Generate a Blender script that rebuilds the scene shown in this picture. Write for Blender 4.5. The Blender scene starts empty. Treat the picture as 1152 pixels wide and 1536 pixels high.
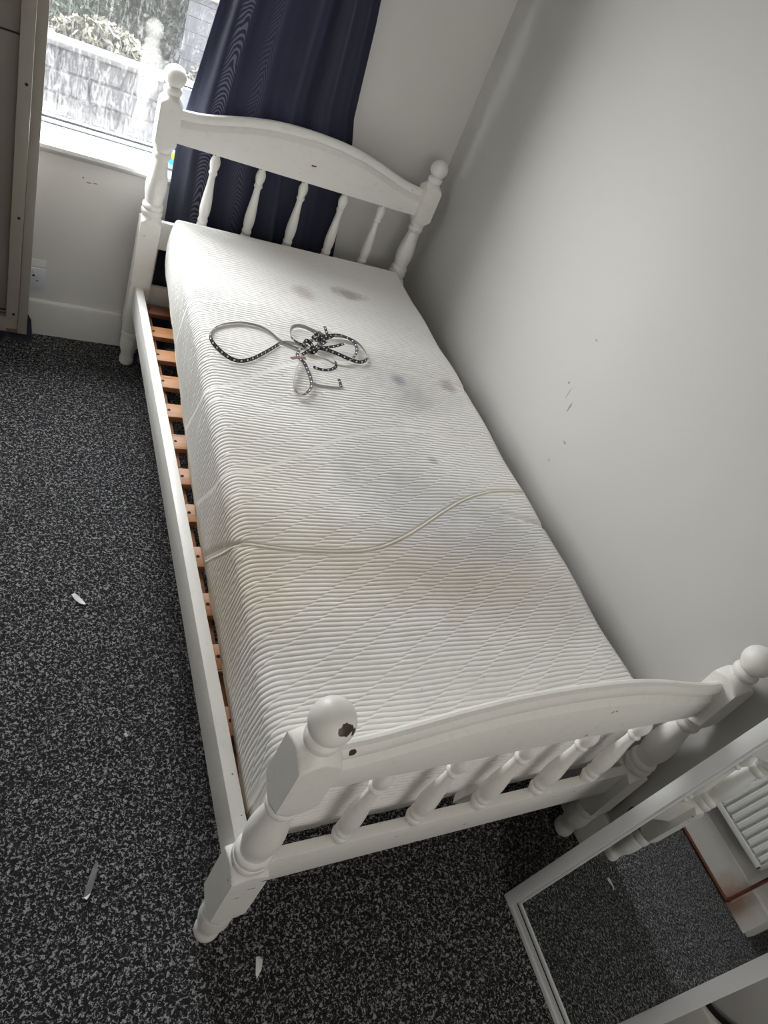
import bpy, bmesh, math, random
import numpy as np
from mathutils import Vector, Matrix, noise

random.seed(7)
C = bpy.context.scene.collection
SC = bpy.context.scene

# ------------------------------------------------------------------ camera
def rx(a): return Matrix.Rotation(a, 4, 'X')
def rz(a): return Matrix.Rotation(a, 4, 'Z')
FPX = 1007.3
cam = bpy.data.cameras.new('camera')
cam.sensor_fit = 'VERTICAL'
cam.sensor_height = 24.0
cam.lens = FPX * 24.0 / 1536.0
cam.shift_x = -29.722 / 1536.0
cam.shift_y = -31.435 / 1536.0
cam.clip_start = 0.02
camo = bpy.data.objects.new('camera', cam)
C.objects.link(camo)
camo.matrix_world = Matrix.Translation((-0.397, -0.399, 1.582)) @ rz(-0.676) @ rx(0.961) @ rz(0.486)
SC.camera = camo

# ------------------------------------------------------------------ world
W = bpy.data.worlds.new('sky')
SC.world = W
W.use_nodes = True
wt = W.node_tree
wt.nodes.clear()
_o = wt.nodes.new('ShaderNodeOutputWorld')
_b = wt.nodes.new('ShaderNodeBackground')
_tc = wt.nodes.new('ShaderNodeTexCoord')
_sp = wt.nodes.new('ShaderNodeSeparateXYZ')
_cr = wt.nodes.new('ShaderNodeValToRGB')
_cr.color_ramp.elements[0].position = 0.0
_cr.color_ramp.elements[0].color = (0.97, 0.94, 0.925, 1)
_cr.color_ramp.elements[1].position = 1.0
_cr.color_ramp.elements[1].color = (0.93, 0.93, 0.97, 1)
wt.links.new(_tc.outputs['Generated'], _sp.inputs[0])
wt.links.new(_sp.outputs['Z'], _cr.inputs[0])
wt.links.new(_cr.outputs[0], _b.inputs['Color'])
_b.inputs['Strength'].default_value = 21.5
wt.links.new(_b.outputs[0], _o.inputs[0])

SC.view_settings.view_transform = 'Standard'
SC.view_settings.look = 'None'
SC.view_settings.exposure = 0.79
SC.view_settings.gamma = 1.0
SC.view_settings.use_curve_mapping = False

YW = 2.173          # inner face of the window wall
XL = -0.955         # left wall
YB = -1.75          # back wall
ZC = 2.40           # ceiling
def XR(y): return 1.034 + 0.0235 * y    # right wall, slightly out of square
WX0, WX1, WZ0, WZ1 = -0.86, 0.50, 0.70, 1.90

# a portal helps the sky sampling through the window
pl = bpy.data.lights.new('window_portal', 'AREA')
pl.shape = 'RECTANGLE'; pl.size = WX1 - WX0; pl.size_y = WZ1 - WZ0
pl.cycles.is_portal = True
plo = bpy.data.objects.new('window_portal', pl)
C.objects.link(plo)
plo.location = ((WX0 + WX1) / 2, YW + 0.22, (WZ0 + WZ1) / 2)
plo.rotation_euler = (-math.pi / 2, 0, 0)

# added fill light behind the camera, brightens the foot of the bed
rl = bpy.data.lights.new('rear_fill', 'AREA')
rl.shape = 'RECTANGLE'; rl.size = 1.1; rl.size_y = 1.0
rl.energy = 5.8
rl.color = (1.0, 0.96, 0.91)
rlo = bpy.data.objects.new('rear_fill', rl)
C.objects.link(rlo)
rlo.location = (0.15, -1.735, 1.35)
rlo.rotation_euler = (math.pi / 2, 0, 0)

# ------------------------------------------------------------------ materials
class N:
    def __init__(s, name):
        s.m = bpy.data.materials.new(name); s.m.use_nodes = True
        s.t = s.m.node_tree; s.t.nodes.clear()
        s.out = s.t.nodes.new('ShaderNodeOutputMaterial')
    def n(s, k, **kw):
        x = s.t.nodes.new(k)
        for a, b in kw.items(): setattr(x, a, b)
        return x
    def l(s, a, b): s.t.links.new(a, b)
    def val(s, x, v):
        if isinstance(v, (int, float)): x.default_value = v
        elif isinstance(v, tuple): x.default_value = v
        else: s.l(v, x)
    def math(s, op, a, b=None, c=None, clamp=False):
        x = s.n('ShaderNodeMath', operation=op, use_clamp=clamp)
        s.val(x.inputs[0], a)
        if b is not None: s.val(x.inputs[1], b)
        if c is not None: s.val(x.inputs[2], c)
        return x.outputs[0]
    def obj(s, out='Object'): return s.n('ShaderNodeTexCoord').outputs[out]
    def mapp(s, v, scale=(1, 1, 1), loc=(0, 0, 0), rot=(0, 0, 0)):
        x = s.n('ShaderNodeMapping'); s.l(v, x.inputs[0])
        x.inputs['Scale'].default_value = scale; x.inputs['Location'].default_value = loc
        x.inputs['Rotation'].default_value = rot
        return x.outputs[0]
    def noise(s, v, scale, detail=2.0, rough=0.5, dist=0.0):
        x = s.n('ShaderNodeTexNoise'); s.l(v, x.inputs['Vector'])
        x.inputs['Scale'].default_value = scale; x.inputs['Detail'].default_value = detail
        x.inputs['Roughness'].default_value = rough; x.inputs['Distortion'].default_value = dist
        return x.outputs['Fac']
    def voro(s, v, scale, feature='F1', out='Distance'):
        x = s.n('ShaderNodeTexVoronoi', feature=feature); s.l(v, x.inputs['Vector'])
        x.inputs['Scale'].default_value = scale
        return x.outputs[out]
    def ramp(s, f, stops, interp='LINEAR'):
        x = s.n('ShaderNodeValToRGB'); s.l(f, x.inputs[0])
        e = x.color_ramp.elements; x.color_ramp.interpolation = interp
        while len(e) < len(stops): e.new(0.5)
        for i, (p, c) in enumerate(stops):
            e[i].position = p; e[i].color = c if len(c) == 4 else (*c, 1)
        return x.outputs[0]
    def mix(s, f, a, b, mode='MIX'):
        x = s.n('ShaderNodeMix', data_type='RGBA', blend_type=mode)
        s.val(x.inputs[0], f)
        for i, v in ((6, a), (7, b)):
            if isinstance(v, tuple): v = (*v, 1) if len(v) == 3 else v
            s.val(x.inputs[i], v)
        return x.outputs[2]
    def bump(s, h, dist=0.002, strength=1.0):
        x = s.n('ShaderNodeBump'); s.l(h, x.inputs['Height'])
        x.inputs['Distance'].default_value = dist; x.inputs['Strength'].default_value = strength
        return x.outputs[0]
    def blob(s, v, c, r, soft=0.35, wob=0.0, wscale=20.0, dirs=(1, 1, 1)):
        """1 inside a noise-edged blob of radius r around c"""
        d = s.n('ShaderNodeVectorMath', operation='SUBTRACT'); s.l(v, d.inputs[0]); d.inputs[1].default_value = c
        m = s.n('ShaderNodeVectorMath', operation='MULTIPLY'); s.l(d.outputs[0], m.inputs[0]); m.inputs[1].default_value = dirs
        g = s.n('ShaderNodeVectorMath', operation='LENGTH'); s.l(m.outputs[0], g.inputs[0])
        f = g.outputs['Value']
        if wob:
            nz = s.noise(v, wscale, 3, 0.6)
            f = s.math('ADD', f, s.math('MULTIPLY', s.math('SUBTRACT', nz, 0.5), wob * 2))
        x = s.n('ShaderNodeMapRange', interpolation_type='SMOOTHSTEP')
        s.l(f, x.inputs[0]); x.inputs[1].default_value = r * (1 + soft); x.inputs[2].default_value = r * (1 - soft)
        x.inputs[3].default_value = 0; x.inputs[4].default_value = 1
        return x.outputs[0]
    def bsdf(s, col, rough=0.5, normal=None, **kw):
        x = s.n('ShaderNodeBsdfPrincipled')
        s.val(x.inputs['Base Color'], (*col, 1) if isinstance(col, tuple) and len(col) == 3 else col)
        s.val(x.inputs['Roughness'], rough)
        if normal is not None: s.l(normal, x.inputs['Normal'])
        for k, v in kw.items(): s.val(x.inputs[k.replace('_', ' ')], v)
        s.l(x.outputs[0], s.out.inputs[0])
        return x

def simple(name, col, rough=0.5, var=0.06, scale=30, bump=0.0, **kw):
    k = N(name); v = k.obj()
    nz = k.noise(v, scale, 4, 0.6)
    c = k.mix(nz, tuple(x * (1 - var) for x in col), tuple(min(1, x * (1 + var)) for x in col))
    nm = k.bump(k.noise(v, scale * 6, 3), bump) if bump else None
    k.bsdf(c, rough, nm, **kw)
    return k.m

def paint_wood(name, chips=(), base=(0.86, 0.848, 0.80), specks=True):
    k = N(name); v = k.obj()
    n1 = k.noise(v, 5, 4, 0.6); n2 = k.noise(v, 45, 3, 0.6)
    c = k.mix(n1, tuple(x * 0.95 for x in base), tuple(min(1, x * 1.04) for x in base))
    dirt = k.math('MULTIPLY', k.ramp(n2, [(0.55, (0, 0, 0)), (0.8, (1, 1, 1))]), 0.25)
    c = k.mix(dirt, c, (0.60, 0.57, 0.50))
    mask = None
    for (p, r, d) in chips:
        b = k.blob(v, p, r, 0.06, wob=r * 0.9, wscale=55, dirs=d)
        mask = b if mask is None else k.math('MAXIMUM', mask, b)
    if specks:
        sp = k.ramp(k.noise(v, 60, 2, 0.5), [(0.765, (0, 0, 0)), (0.775, (1, 1, 1))])
        mask = sp if mask is None else k.math('MAXIMUM', mask, sp)
    if mask is not None: c = k.mix(mask, c, (0.055, 0.028, 0.018))
    st = k.mapp(v, (1, 1, 1))
    h = k.math('ADD', k.noise(st, 120, 3), k.math('MULTIPLY', n1, 1.0))
    if mask is not None: h = k.math('SUBTRACT', h, k.math('MULTIPLY', mask, 1.5))
    k.bsdf(c, 0.42, k.bump(h, 0.0006, 0.7))
    return k.m

def plaster(name, base, marks=()):
    k = N(name); v = k.obj()
    n1 = k.noise(v, 1.3, 3, 0.55); n2 = k.noise(v, 160, 2)
    c = k.mix(n1, tuple(x * 0.965 for x in base), tuple(min(1, x * 1.02) for x in base))
    mask = None
    for (p, r, d) in marks:
        b = k.blob(v, p, r, 0.5, wob=r * 0.8, wscale=60, dirs=d)
        mask = b if mask is None else k.math('MAXIMUM', mask, b)
    if mask is not None: c = k.mix(k.math('MULTIPLY', mask, 0.8), c, (0.16, 0.14, 0.12))
    h = k.math('ADD', k.noise(v, 3.0, 3), k.math('MULTIPLY', n2, 0.06))
    k.bsdf(c, 0.75, k.bump(h, 0.004, 0.6))
    return k.m

M = {}
M['bed'] = paint_wood('white_painted_wood', chips=[
    ((0.006, -0.027, 0.823), 0.0105, (1, 1, 1.25)), ((0.018, -0.024, 0.812), 0.005, (1, 1, 1)),
    ((0.063, -0.009, 0.712), 0.006, (0.8, 1, 0.8)), ((-0.016, -0.026, 0.783), 0.003, (0.6, 1, 2)),
    ((-0.004, -0.03, 0.776), 0.003, (0.6, 1, 2)),
    ((-0.034, -0.018, 0.325), 0.0025, (1, 1, 1)), ((0.012, -0.034, 0.30), 0.004, (0.6, 1, 2.5)),
    ((-0.008, -0.034, 0.27), 0.0035, (0.6, 1, 2.5)), ((0.03, -0.034, 0.325), 0.004, (0.6, 1, 2.0)),
    ((0.97, -0.024, 0.79), 0.0035, (1, 1, 0.7)), ((0.38, -0.012, 0.252), 0.004, (0.6, 1, 2)),
    ((0.185, -0.014, 0.45), 0.004, (1.5, 1, 0.35)), ((0.498, 2.03, 0.93), 0.004, (0.4, 1, 1.2)),
    ((0.90, 2.03, 0.955), 0.004, (1, 1, 1)), ((-0.035, 2.01, 0.36), 0.003, (1, 1, 0.4)),
    ((0.076, 2.03, 0.975), 0.0035, (0.6, 1, 1.6))])
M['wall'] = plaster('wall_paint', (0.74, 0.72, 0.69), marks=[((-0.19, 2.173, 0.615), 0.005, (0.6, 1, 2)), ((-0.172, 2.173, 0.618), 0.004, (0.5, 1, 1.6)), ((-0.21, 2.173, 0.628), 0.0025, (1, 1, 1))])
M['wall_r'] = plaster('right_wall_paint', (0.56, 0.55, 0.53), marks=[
    ((1.055, 0.952, 0.848), 0.0035, (1, 1, 1)), ((1.055, 0.93, 0.825), 0.0018, (1, 0.8, 0.12)),
    ((1.055, 0.895, 0.80), 0.0016, (1, 0.5, 0.1)), ((1.055, 0.831, 0.712), 0.003, (1, 0.4, 0.9)),
    ((1.055, 0.845, 0.63), 0.0016, (1, 0.6, 0.2)), ((1.055, 0.952, 0.999), 0.0016, (1, 0.3, 0.6)),
    ((1.055, 0.62, 0.68), 0.002, (1, 0.4, 0.5))])
M['ceiling'] = plaster('ceiling_paint', (0.80, 0.80, 0.79))
M['skirt'] = simple('skirting_gloss', (0.74, 0.73, 0.70), 0.35, 0.05, 12, 0.0004)
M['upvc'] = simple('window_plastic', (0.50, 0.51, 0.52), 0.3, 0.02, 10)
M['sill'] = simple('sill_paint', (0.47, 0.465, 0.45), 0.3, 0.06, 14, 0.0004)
M['gasket_and_shade'] = simple('rubber_and_shade_dark', (0.10, 0.11, 0.11), 0.6)  # rubber seals, and the dark strips drawn as shadow lines below the panes
M['mirror_frame'] = simple('silver_frame', (0.74, 0.75, 0.76), 0.35, 0.03, 20, Metallic=0.1)
M['frame_dark'] = simple('frame_groove', (0.03, 0.03, 0.03), 0.6)
k = N('mirror_silvering'); k.bsdf((0.80, 0.82, 0.82), 0.01, Metallic=1.0); M['mirror'] = k.m
M['radiator'] = simple('radiator_enamel', (0.84, 0.84, 0.82), 0.3, 0.02, 10)
M['socket'] = simple('socket_plastic', (0.70, 0.70, 0.75), 0.35, 0.02, 10)
M['black'] = simple('black_rubber', (0.012, 0.012, 0.013), 0.45)
M['hole'] = simple('dark_hole', (0.02, 0.014, 0.01), 0.9)
M['panel'] = simple('beige_board', (0.20, 0.178, 0.15), 0.6, 0.06, 60, 0.0004)
M['panel2'] = simple('beige_batten', (0.26, 0.235, 0.20), 0.6, 0.05, 40, 0.0003)
M['rust'] = simple('brown_bracket', (0.16, 0.08, 0.05), 0.5)
M['tag'] = simple('dusty_pink_label', (0.22, 0.10, 0.085), 0.6, 0.1, 200)
M['paper'] = simple('paper_scrap_white', (0.80, 0.80, 0.80), 0.6, 0.03, 100)
M['clear'] = simple('dull_plastic_sliver', (0.20, 0.20, 0.21), 0.25, 0.1, 100)
M['thread'] = simple('cream_thread', (0.75, 0.72, 0.64), 0.8)
M['patch'] = simple('bare_filler', (0.86, 0.85, 0.83), 0.8, 0.05, 60, 0.001)

# skirting by the pipes with brown rust stains
k = N('stained_skirting'); v = k.obj()
n1 = k.noise(v, 9, 4, 0.6)
st = k.math('MULTIPLY', k.blob(v, (-0.93, -0.17, 0.03), 0.07, 0.8, 0.04, 20), 0.7)
c = k.mix(n1, (0.66, 0.64, 0.58), (0.76, 0.74, 0.69))
c = k.mix(st, c, (0.42, 0.20, 0.10))
k.bsdf(c, 0.4); M['skirt_stain'] = k.m

k = N('copper_pipe'); v = k.obj()
c = k.mix(k.noise(v, 25, 4, 0.6), (0.10, 0.030, 0.018), (0.30, 0.11, 0.065))
k.bsdf(c, 0.45, Metallic=0.5); M['pipe'] = k.m

# carpet: dark grey loop pile flecked with light grey
k = N('carpet'); v = k.obj()
vv = k.mapp(v, (1, 1, 1))
a = k.noise(vv, 150, 2.0, 0.62, 1.0); b = k.noise(vv, 420, 2, 0.6)
f = k.math('ADD', k.math('MULTIPLY', a, 0.72), k.math('MULTIPLY', b, 0.28))
c = k.ramp(f, [(0.465, (0.003, 0.003, 0.004)), (0.527, (0.032, 0.032, 0.035)), (0.59, (0.52, 0.51, 0.52))])
big = k.noise(vv, 2.2, 3, 0.5)
c = k.mix(k.math('MULTIPLY', big, 0.35), c, (0.02, 0.02, 0.022))
k.bsdf(c, 0.95, k.bump(k.math('ADD', a, k.math('MULTIPLY', b, 0.6)), 0.007, 1.0))
M['carpet'] = k.m

# bare pine slats
def wood(name, ca, cb, stain_or_tint=0.0):
    k = N(name); v = k.obj(); inf = k.n('ShaderNodeObjectInfo')
    off = k.n('ShaderNodeVectorMath', operation='ADD'); k.l(v, off.inputs[0])
    mm = k.n('ShaderNodeCombineXYZ'); k.l(k.math('MULTIPLY', inf.outputs['Random'], 9.0), mm.inputs[1])
    k.l(mm.outputs[0], off.inputs[1])
    w = k.mapp(off.outputs[0], (3, 60, 60))
    n = k.noise(w, 1.6, 5, 0.6, 0.8)
    kn = k.ramp(k.voro(k.mapp(off.outputs[0], (6, 22, 22)), 1.0), [(0.08, (1, 1, 1)), (0.16, (0, 0, 0))])
    c = k.mix(n, ca, cb)
    c = k.mix(k.math('MULTIPLY', kn, 0.6), c, (0.10, 0.035, 0.015))
    c = k.mix(k.math('MULTIPLY', k.noise(v, 7, 3), stain_or_tint), c, (0.16, 0.06, 0.035))
    k.bsdf(c, 0.5, k.bump(n, 0.0006, 0.5)); return k.m
M['slat'] = wood('varnished_pine', (0.40, 0.155, 0.045), (0.62, 0.31, 0.125), 0.2)
M['slat_red'] = wood('reddish_pine', (0.16, 0.05, 0.025), (0.30, 0.11, 0.055), 0.3)
M['ledger'] = wood('pine_ledger', (0.30, 0.12, 0.055), (0.44, 0.22, 0.11), 0.5)

# mattress cover
k = N('mattress_cover'); v = k.obj()
base = (0.89, 0.875, 0.84)
c = k.mix(k.noise(v, 3, 3), tuple(x * 0.97 for x in base), tuple(x * 1.03 for x in base))
def stain_or_tint(c, p, r, col, amt, dirs=(1, 1, 0), wob=0.6, ws=14):
    return k.mix(k.math('MULTIPLY', k.blob(v, p, r, 0.7, wob=r * wob, wscale=ws, dirs=dirs), amt), c, col)
yel = (0.66, 0.54, 0.40); gry = (0.25, 0.25, 0.29); brn = (0.42, 0.34, 0.27)
c = stain_or_tint(c, (0.50, 0.50, 0), 0.20, yel, 0.40, (0.7, 1.6, 0))
c = stain_or_tint(c, (0.72, 0.42, 0), 0.22, brn, 0.22, (0.8, 1.2, 0))
c = stain_or_tint(c, (0.12, 0.60, 0), 0.20, yel, 0.22, (1, 0.7, 0))
c = stain_or_tint(c, (0.04, 0.50, 0.45), 0.10, yel, 0.5, (1, 0.6, 0.6))
c = stain_or_tint(c, (0.55, 0.66, 0), 0.17, (0.55, 0.56, 0.62), 0.4, (0.8, 1.2, 0))  # broad blue-grey patch mixed into the cover colour
c = stain_or_tint(c, (0.66, 1.22, 0), 0.15, (0.48, 0.47, 0.48), 0.42, (0.8, 1.2, 0))
c = stain_or_tint(c, (0.78, 0.58, 0), 0.12, (0.45, 0.46, 0.52), 0.35, (0.8, 1.5, 0))  # smaller blue-grey patch towards the right edge
c = stain_or_tint(c, (0.675, 1.227, 0), 0.022, gry, 0.75, (1, 0.9, 0))
c = stain_or_tint(c, (0.70, 1.13, 0), 0.06, gry, 0.25, (1, 0.9, 0))
c = stain_or_tint(c, (0.87, 1.235, 0), 0.030, (0.34, 0.27, 0.25), 0.6, (1, 1.2, 0))
c = stain_or_tint(c, (0.46, 1.66, 0), 0.035, brn, 0.5)
c = stain_or_tint(c, (0.645, 1.72, 0), 0.045, (0.30, 0.25, 0.22), 0.6, (0.8, 1.4, 0), 0.9, 30)
c = stain_or_tint(c, (0.66, 0.864, 0), 0.016, gry, 0.5)
c = stain_or_tint(c, (0.50, 0.92, 0), 0.14, (0.50, 0.51, 0.55), 0.28)  # faint blue-grey patch mid cover
sa_ = k.n('ShaderNodeAttribute', attribute_name='seam')
c = k.mix(k.math('MULTIPLY', sa_.outputs['Fac'], 0.55), c, (0.66, 0.61, 0.48))
sp = k.ramp(k.noise(v, 75, 2), [(0.765, (0, 0, 0)), (0.785, (1, 1, 1))])
c = k.mix(k.math('MULTIPLY', sp, 0.5), c, (0.25, 0.16, 0.11))
k.bsdf(c, 0.9, k.bump(k.noise(v, 420, 2), 0.0006, 0.6), Sheen_Weight=0.15)
M['mattress'] = k.m
k = N('mattress_border'); v = k.obj()
k.bsdf(k.mix(k.noise(v, 12, 4), (0.52, 0.42, 0.29), (0.72, 0.66, 0.54)), 0.9, k.bump(k.noise(v, 300), 0.0005))
M['border'] = k.m

# curtain: thin navy cloth, moire interference stripes painted into its colour
k = N('navy_curtain'); v = k.obj(); uv = k.obj('UV')
sx = k.n('ShaderNodeSeparateXYZ'); k.l(uv, sx.inputs[0]); U, V = sx.outputs[0], sx.outputs[1]
n0 = k.noise(k.mapp(uv, (6, 5, 1)), 1.0, 2)
dx = k.math('SUBTRACT', U, 0.15)
g = k.math('SINE', k.math('ADD', k.math('MULTIPLY', V, 330.0),
        k.math('ADD', k.math('MULTIPLY', k.math('POWER', k.math('ABSOLUTE', dx), 1.4), 900.0), k.math('MULTIPLY', n0, 60.0))))
lim = k.ramp(k.math('ABSOLUTE', dx), [(0.026, (1, 1, 1)), (0.042, (0, 0, 0))])
dx2 = k.math('SUBTRACT', U, 0.34)
g2 = k.math('SINE', k.math('ADD', k.math('MULTIPLY', V, 340.0),
        k.math('ADD', k.math('MULTIPLY', k.math('ABSOLUTE', dx2), 380.0), k.math('MULTIPLY', n0, 50.0))))
lim2 = k.ramp(k.math('ABSOLUTE', dx2), [(0.02, (0.35, 0.35, 0.35)), (0.05, (0, 0, 0))])
mo = k.math('MAXIMUM', k.math('MULTIPLY', k.math('GREATER_THAN', g, 0.1), lim), k.math('MULTIPLY', k.math('GREATER_THAN', g2, 0.3), lim2))
wv = k.noise(k.mapp(v, (300, 300, 60)), 1.0, 2)
c = k.mix(wv, (0.011, 0.014, 0.032), (0.020, 0.026, 0.054))
c = k.mix(k.math('MULTIPLY', mo, 0.62), c, (0.36, 0.35, 0.45))
p = k.n('ShaderNodeBsdfPrincipled'); k.l(c, p.inputs['Base Color']); p.inputs['Roughness'].default_value = 0.75
p.inputs['Sheen Weight'].default_value = 0.25
k.l(k.bump(k.noise(v, 500, 2), 0.0004), p.inputs['Normal'])
tr = k.n('ShaderNodeBsdfTranslucent'); tr.inputs[0].default_value = (0.12, 0.115, 0.175, 1)
mx = k.n('ShaderNodeMixShader'); mx.inputs[0].default_value = 0.22
k.l(p.outputs[0], mx.inputs[1]); k.l(tr.outputs[0], mx.inputs[2]); k.l(mx.outputs[0], k.out.inputs[0])
M['curtain'] = k.m

# wet window pane: clear glass with running condensation
k = N('wet_glass'); v = k.obj()
run = k.noise(k.mapp(v, (60, 1, 9)), 1.0, 4, 0.65, 1.5)
drop = k.noise(k.mapp(v, (150, 1, 70)), 1.0, 3, 0.6, 0.6)
sx = k.n('ShaderNodeSeparateXYZ'); k.l(v, sx.inputs[0])
low = k.n('ShaderNodeMapRange'); k.l(sx.outputs[2], low.inputs[0])
low.inputs[1].default_value = 1.12; low.inputs[2].default_value = 0.74; low.inputs[3].default_value = 0.0; low.inputs[4].default_value = 0.11
s1 = k.ramp(k.math('ADD', run, low.outputs[0]), [(0.58, (0, 0, 0)), (0.64, (1, 1, 1))])
s2 = k.ramp(k.math('ADD', drop, low.outputs[0]), [(0.55, (0, 0, 0)), (0.66, (1, 1, 1))])
wet = k.math('ADD', k.math('MULTIPLY', s1, 0.013), k.math('MULTIPLY', s2, 0.010))
wet = k.math('ADD', wet, 0.0055)
t = k.n('ShaderNodeBsdfTransparent'); t.inputs[0].default_value = (0.93, 0.95, 0.95, 1)
tl = k.n('ShaderNodeBsdfTranslucent'); tl.inputs[0].default_value = (0.9, 0.9, 0.9, 1)
mx = k.n('ShaderNodeMixShader'); k.l(wet, mx.inputs[0]); k.l(t.outputs[0], mx.inputs[1]); k.l(tl.outputs[0], mx.inputs[2])
gl = k.n('ShaderNodeBsdfGlossy'); gl.inputs['Roughness'].default_value = 0.05
m2 = k.n('ShaderNodeMixShader'); m2.inputs[0].default_value = 0.05
k.l(mx.outputs[0], m2.inputs[1]); k.l(gl.outputs[0], m2.inputs[2]); k.l(m2.outputs[0], k.out.inputs[0])
M['glass'] = k.m

M['yard'] = simple('yard_paving', (0.014, 0.014, 0.0145), 0.9, 0.3, 3)
M['block'] = simple('grey_block', (0.0065, 0.0065, 0.0078), 0.9, 0.25, 8, 0.003)
M['coping'] = simple('pale_coping', (0.012, 0.012, 0.012), 0.9)
M['leaf'] = simple('hedge_leaf', (0.0042, 0.012, 0.0042), 0.7, 0.5, 6)
M['leaf_y'] = simple('yellowing_leaf', (0.0135, 0.0125, 0.003), 0.7, 0.4, 6)
M['shedw'] = simple('shed_board', (0.0055, 0.006, 0.0078), 0.8, 0.3, 4)
M['shedr'] = simple('pale_roof', (0.013, 0.0135, 0.015), 0.6)

k = N('pouch_print'); v = k.obj(); sx = k.n('ShaderNodeSeparateXYZ'); k.l(v, sx.inputs[0])
nz = k.noise(v, 70, 2)
zz = k.math('ADD', sx.outputs[2], k.math('MULTIPLY', k.math('SUBTRACT', nz, 0.5), 0.03))
f = k.n('ShaderNodeMapRange'); k.l(zz, f.inputs[0]); f.inputs[1].default_value = 0.72; f.inputs[2].default_value = 0.86
c = k.ramp(f.outputs[0], [(0.0, (0.55, 0.75, 0.80)), (0.22, (0.10, 0.55, 0.65)), (0.34, (0.60, 0.70, 0.10)), (0.48, (0.70, 0.78, 0.75)), (0.55, (0.02, 0.12, 0.60)), (0.8, (0.55, 0.65, 0.85)), (0.86, (0.03, 0.16, 0.65))], 'CONSTANT')
k.bsdf(c, 0.3); M['pouch'] = k.m

# dotted ribbon, pale on its back face
k = N('dotted_ribbon'); uv = k.obj('UV')
sx = k.n('ShaderNodeSeparateXYZ'); k.l(uv, sx.inputs[0])
fx = k.math('SUBTRACT', k.math('FRACT', sx.outputs[0]), 0.5)      # one dot per unit of U
fy = k.math('SUBTRACT', sx.outputs[1], 0.5)
d = k.math('SQRT', k.math('ADD', k.math('POWER', k.math('ABSOLUTE', fx), 2.0), k.math('POWER', k.math('MULTIPLY', fy, 0.62), 2.0)))
dot = k.math('LESS_THAN', d, 0.15)
bar = k.math('LESS_THAN', k.math('ABSOLUTE', k.math('SUBTRACT', k.math('ABSOLUTE', fx), 0.5)), 0.04)
c = k.mix(dot, (0.012, 0.010, 0.012), (0.80, 0.80, 0.80))
c = k.mix(k.math('MULTIPLY', bar, 0.35), c, (0.4, 0.36, 0.36))
k.bsdf(c, 0.4); M['ribbon'] = k.m
M['ribbon_back'] = simple('ribbon_back_satin', (0.36, 0.34, 0.32), 0.35, 0.2, 80, Metallic=0.25)

# ------------------------------------------------------------------ mesh helpers
def mesh_obj(name, verts, faces, mat, parent=None, smooth=True, angle=35, uv=None, mats=None, fmat=None, loc=None):
    me = bpy.data.meshes.new(name)
    me.from_pydata([tuple(v) for v in verts], [], [tuple(f) for f in faces])
    me.update()
    if mats:
        for m in mats: me.materials.append(m)
        if fmat: me.polygons.foreach_set('material_index', fmat)
    else: me.materials.append(mat)
    if uv is not None:
        l = me.uv_layers.new(name='UVMap')
        for i, lp in enumerate(me.loops): l.data[i].uv = uv[lp.vertex_index]
    return finish(name, me, parent, smooth, angle, loc)

def finish(name, me, parent=None, smooth=True, angle=35, loc=None):
    if smooth:
        me.polygons.foreach_set('use_smooth', [True] * len(me.polygons))
        try: me.set_sharp_from_angle(angle=math.radians(angle))
        except Exception: pass
    o = bpy.data.objects.new(name, me); C.objects.link(o)
    if parent is not None: put(o, parent)
    if loc is not None: o.location = Vector(o.location) + Vector(loc)
    return o

def wloc(o):
    v = Vector((0, 0, 0))
    while o is not None: v = v + Vector(o.location); o = o.parent
    return v
def put(o, parent):
    o.parent = parent
    o.location = Vector(o.location) - wloc(parent)

def bm_obj(name, bm, mat, parent=None, smooth=True, angle=35, loc=None):
    me = bpy.data.meshes.new(name)
    bmesh.ops.recalc_face_normals(bm, faces=bm.faces)
    bm.to_mesh(me); bm.free(); me.materials.append(mat)
    return finish(name, me, parent, smooth, angle, loc)

def add_box(bm, x0, x1, y0, y1, z0, z1, bev=0.0, seg=2):
    r = bmesh.ops.create_cube(bm, size=1.0)
    vs = r['verts']
    for v in vs:
        v.co = Vector(((x0 + x1) / 2 + v.co.x * (x1 - x0), (y0 + y1) / 2 + v.co.y * (y1 - y0), (z0 + z1) / 2 + v.co.z * (z1 - z0)))
    if bev > 0:
        es = list({e for v in vs for e in v.link_edges})
        bmesh.ops.bevel(bm, geom=es, offset=bev, segments=seg, profile=0.5, affect='EDGES')
def box(name, b, mat, parent=None, bev=0.0, seg=2, smooth=True):
    bm = bmesh.new(); add_box(bm, *b, bev=bev, seg=seg)
    return bm_obj(name, bm, mat, parent, smooth)

def lathe(bm, prof, cx=0, cy=0, seg=40, rfun=None):
    rings = []
    for z, r in prof:
        ring = []
        for i in range(seg):
            a = 2 * math.pi * i / seg + math.pi / 4
            rr = rfun(a, z, r) if rfun else r
            ring.append(bm.verts.new((cx + rr * math.cos(a), cy + rr * math.sin(a), z)))
        rings.append(ring)
    for a, b in zip(rings, rings[1:]):
        for i in range(seg):
            j = (i + 1) % seg
            bm.faces.new((a[i], a[j], b[j], b[i]))
    bm.faces.new(list(reversed(rings[0]))); bm.faces.new(rings[-1])

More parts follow.
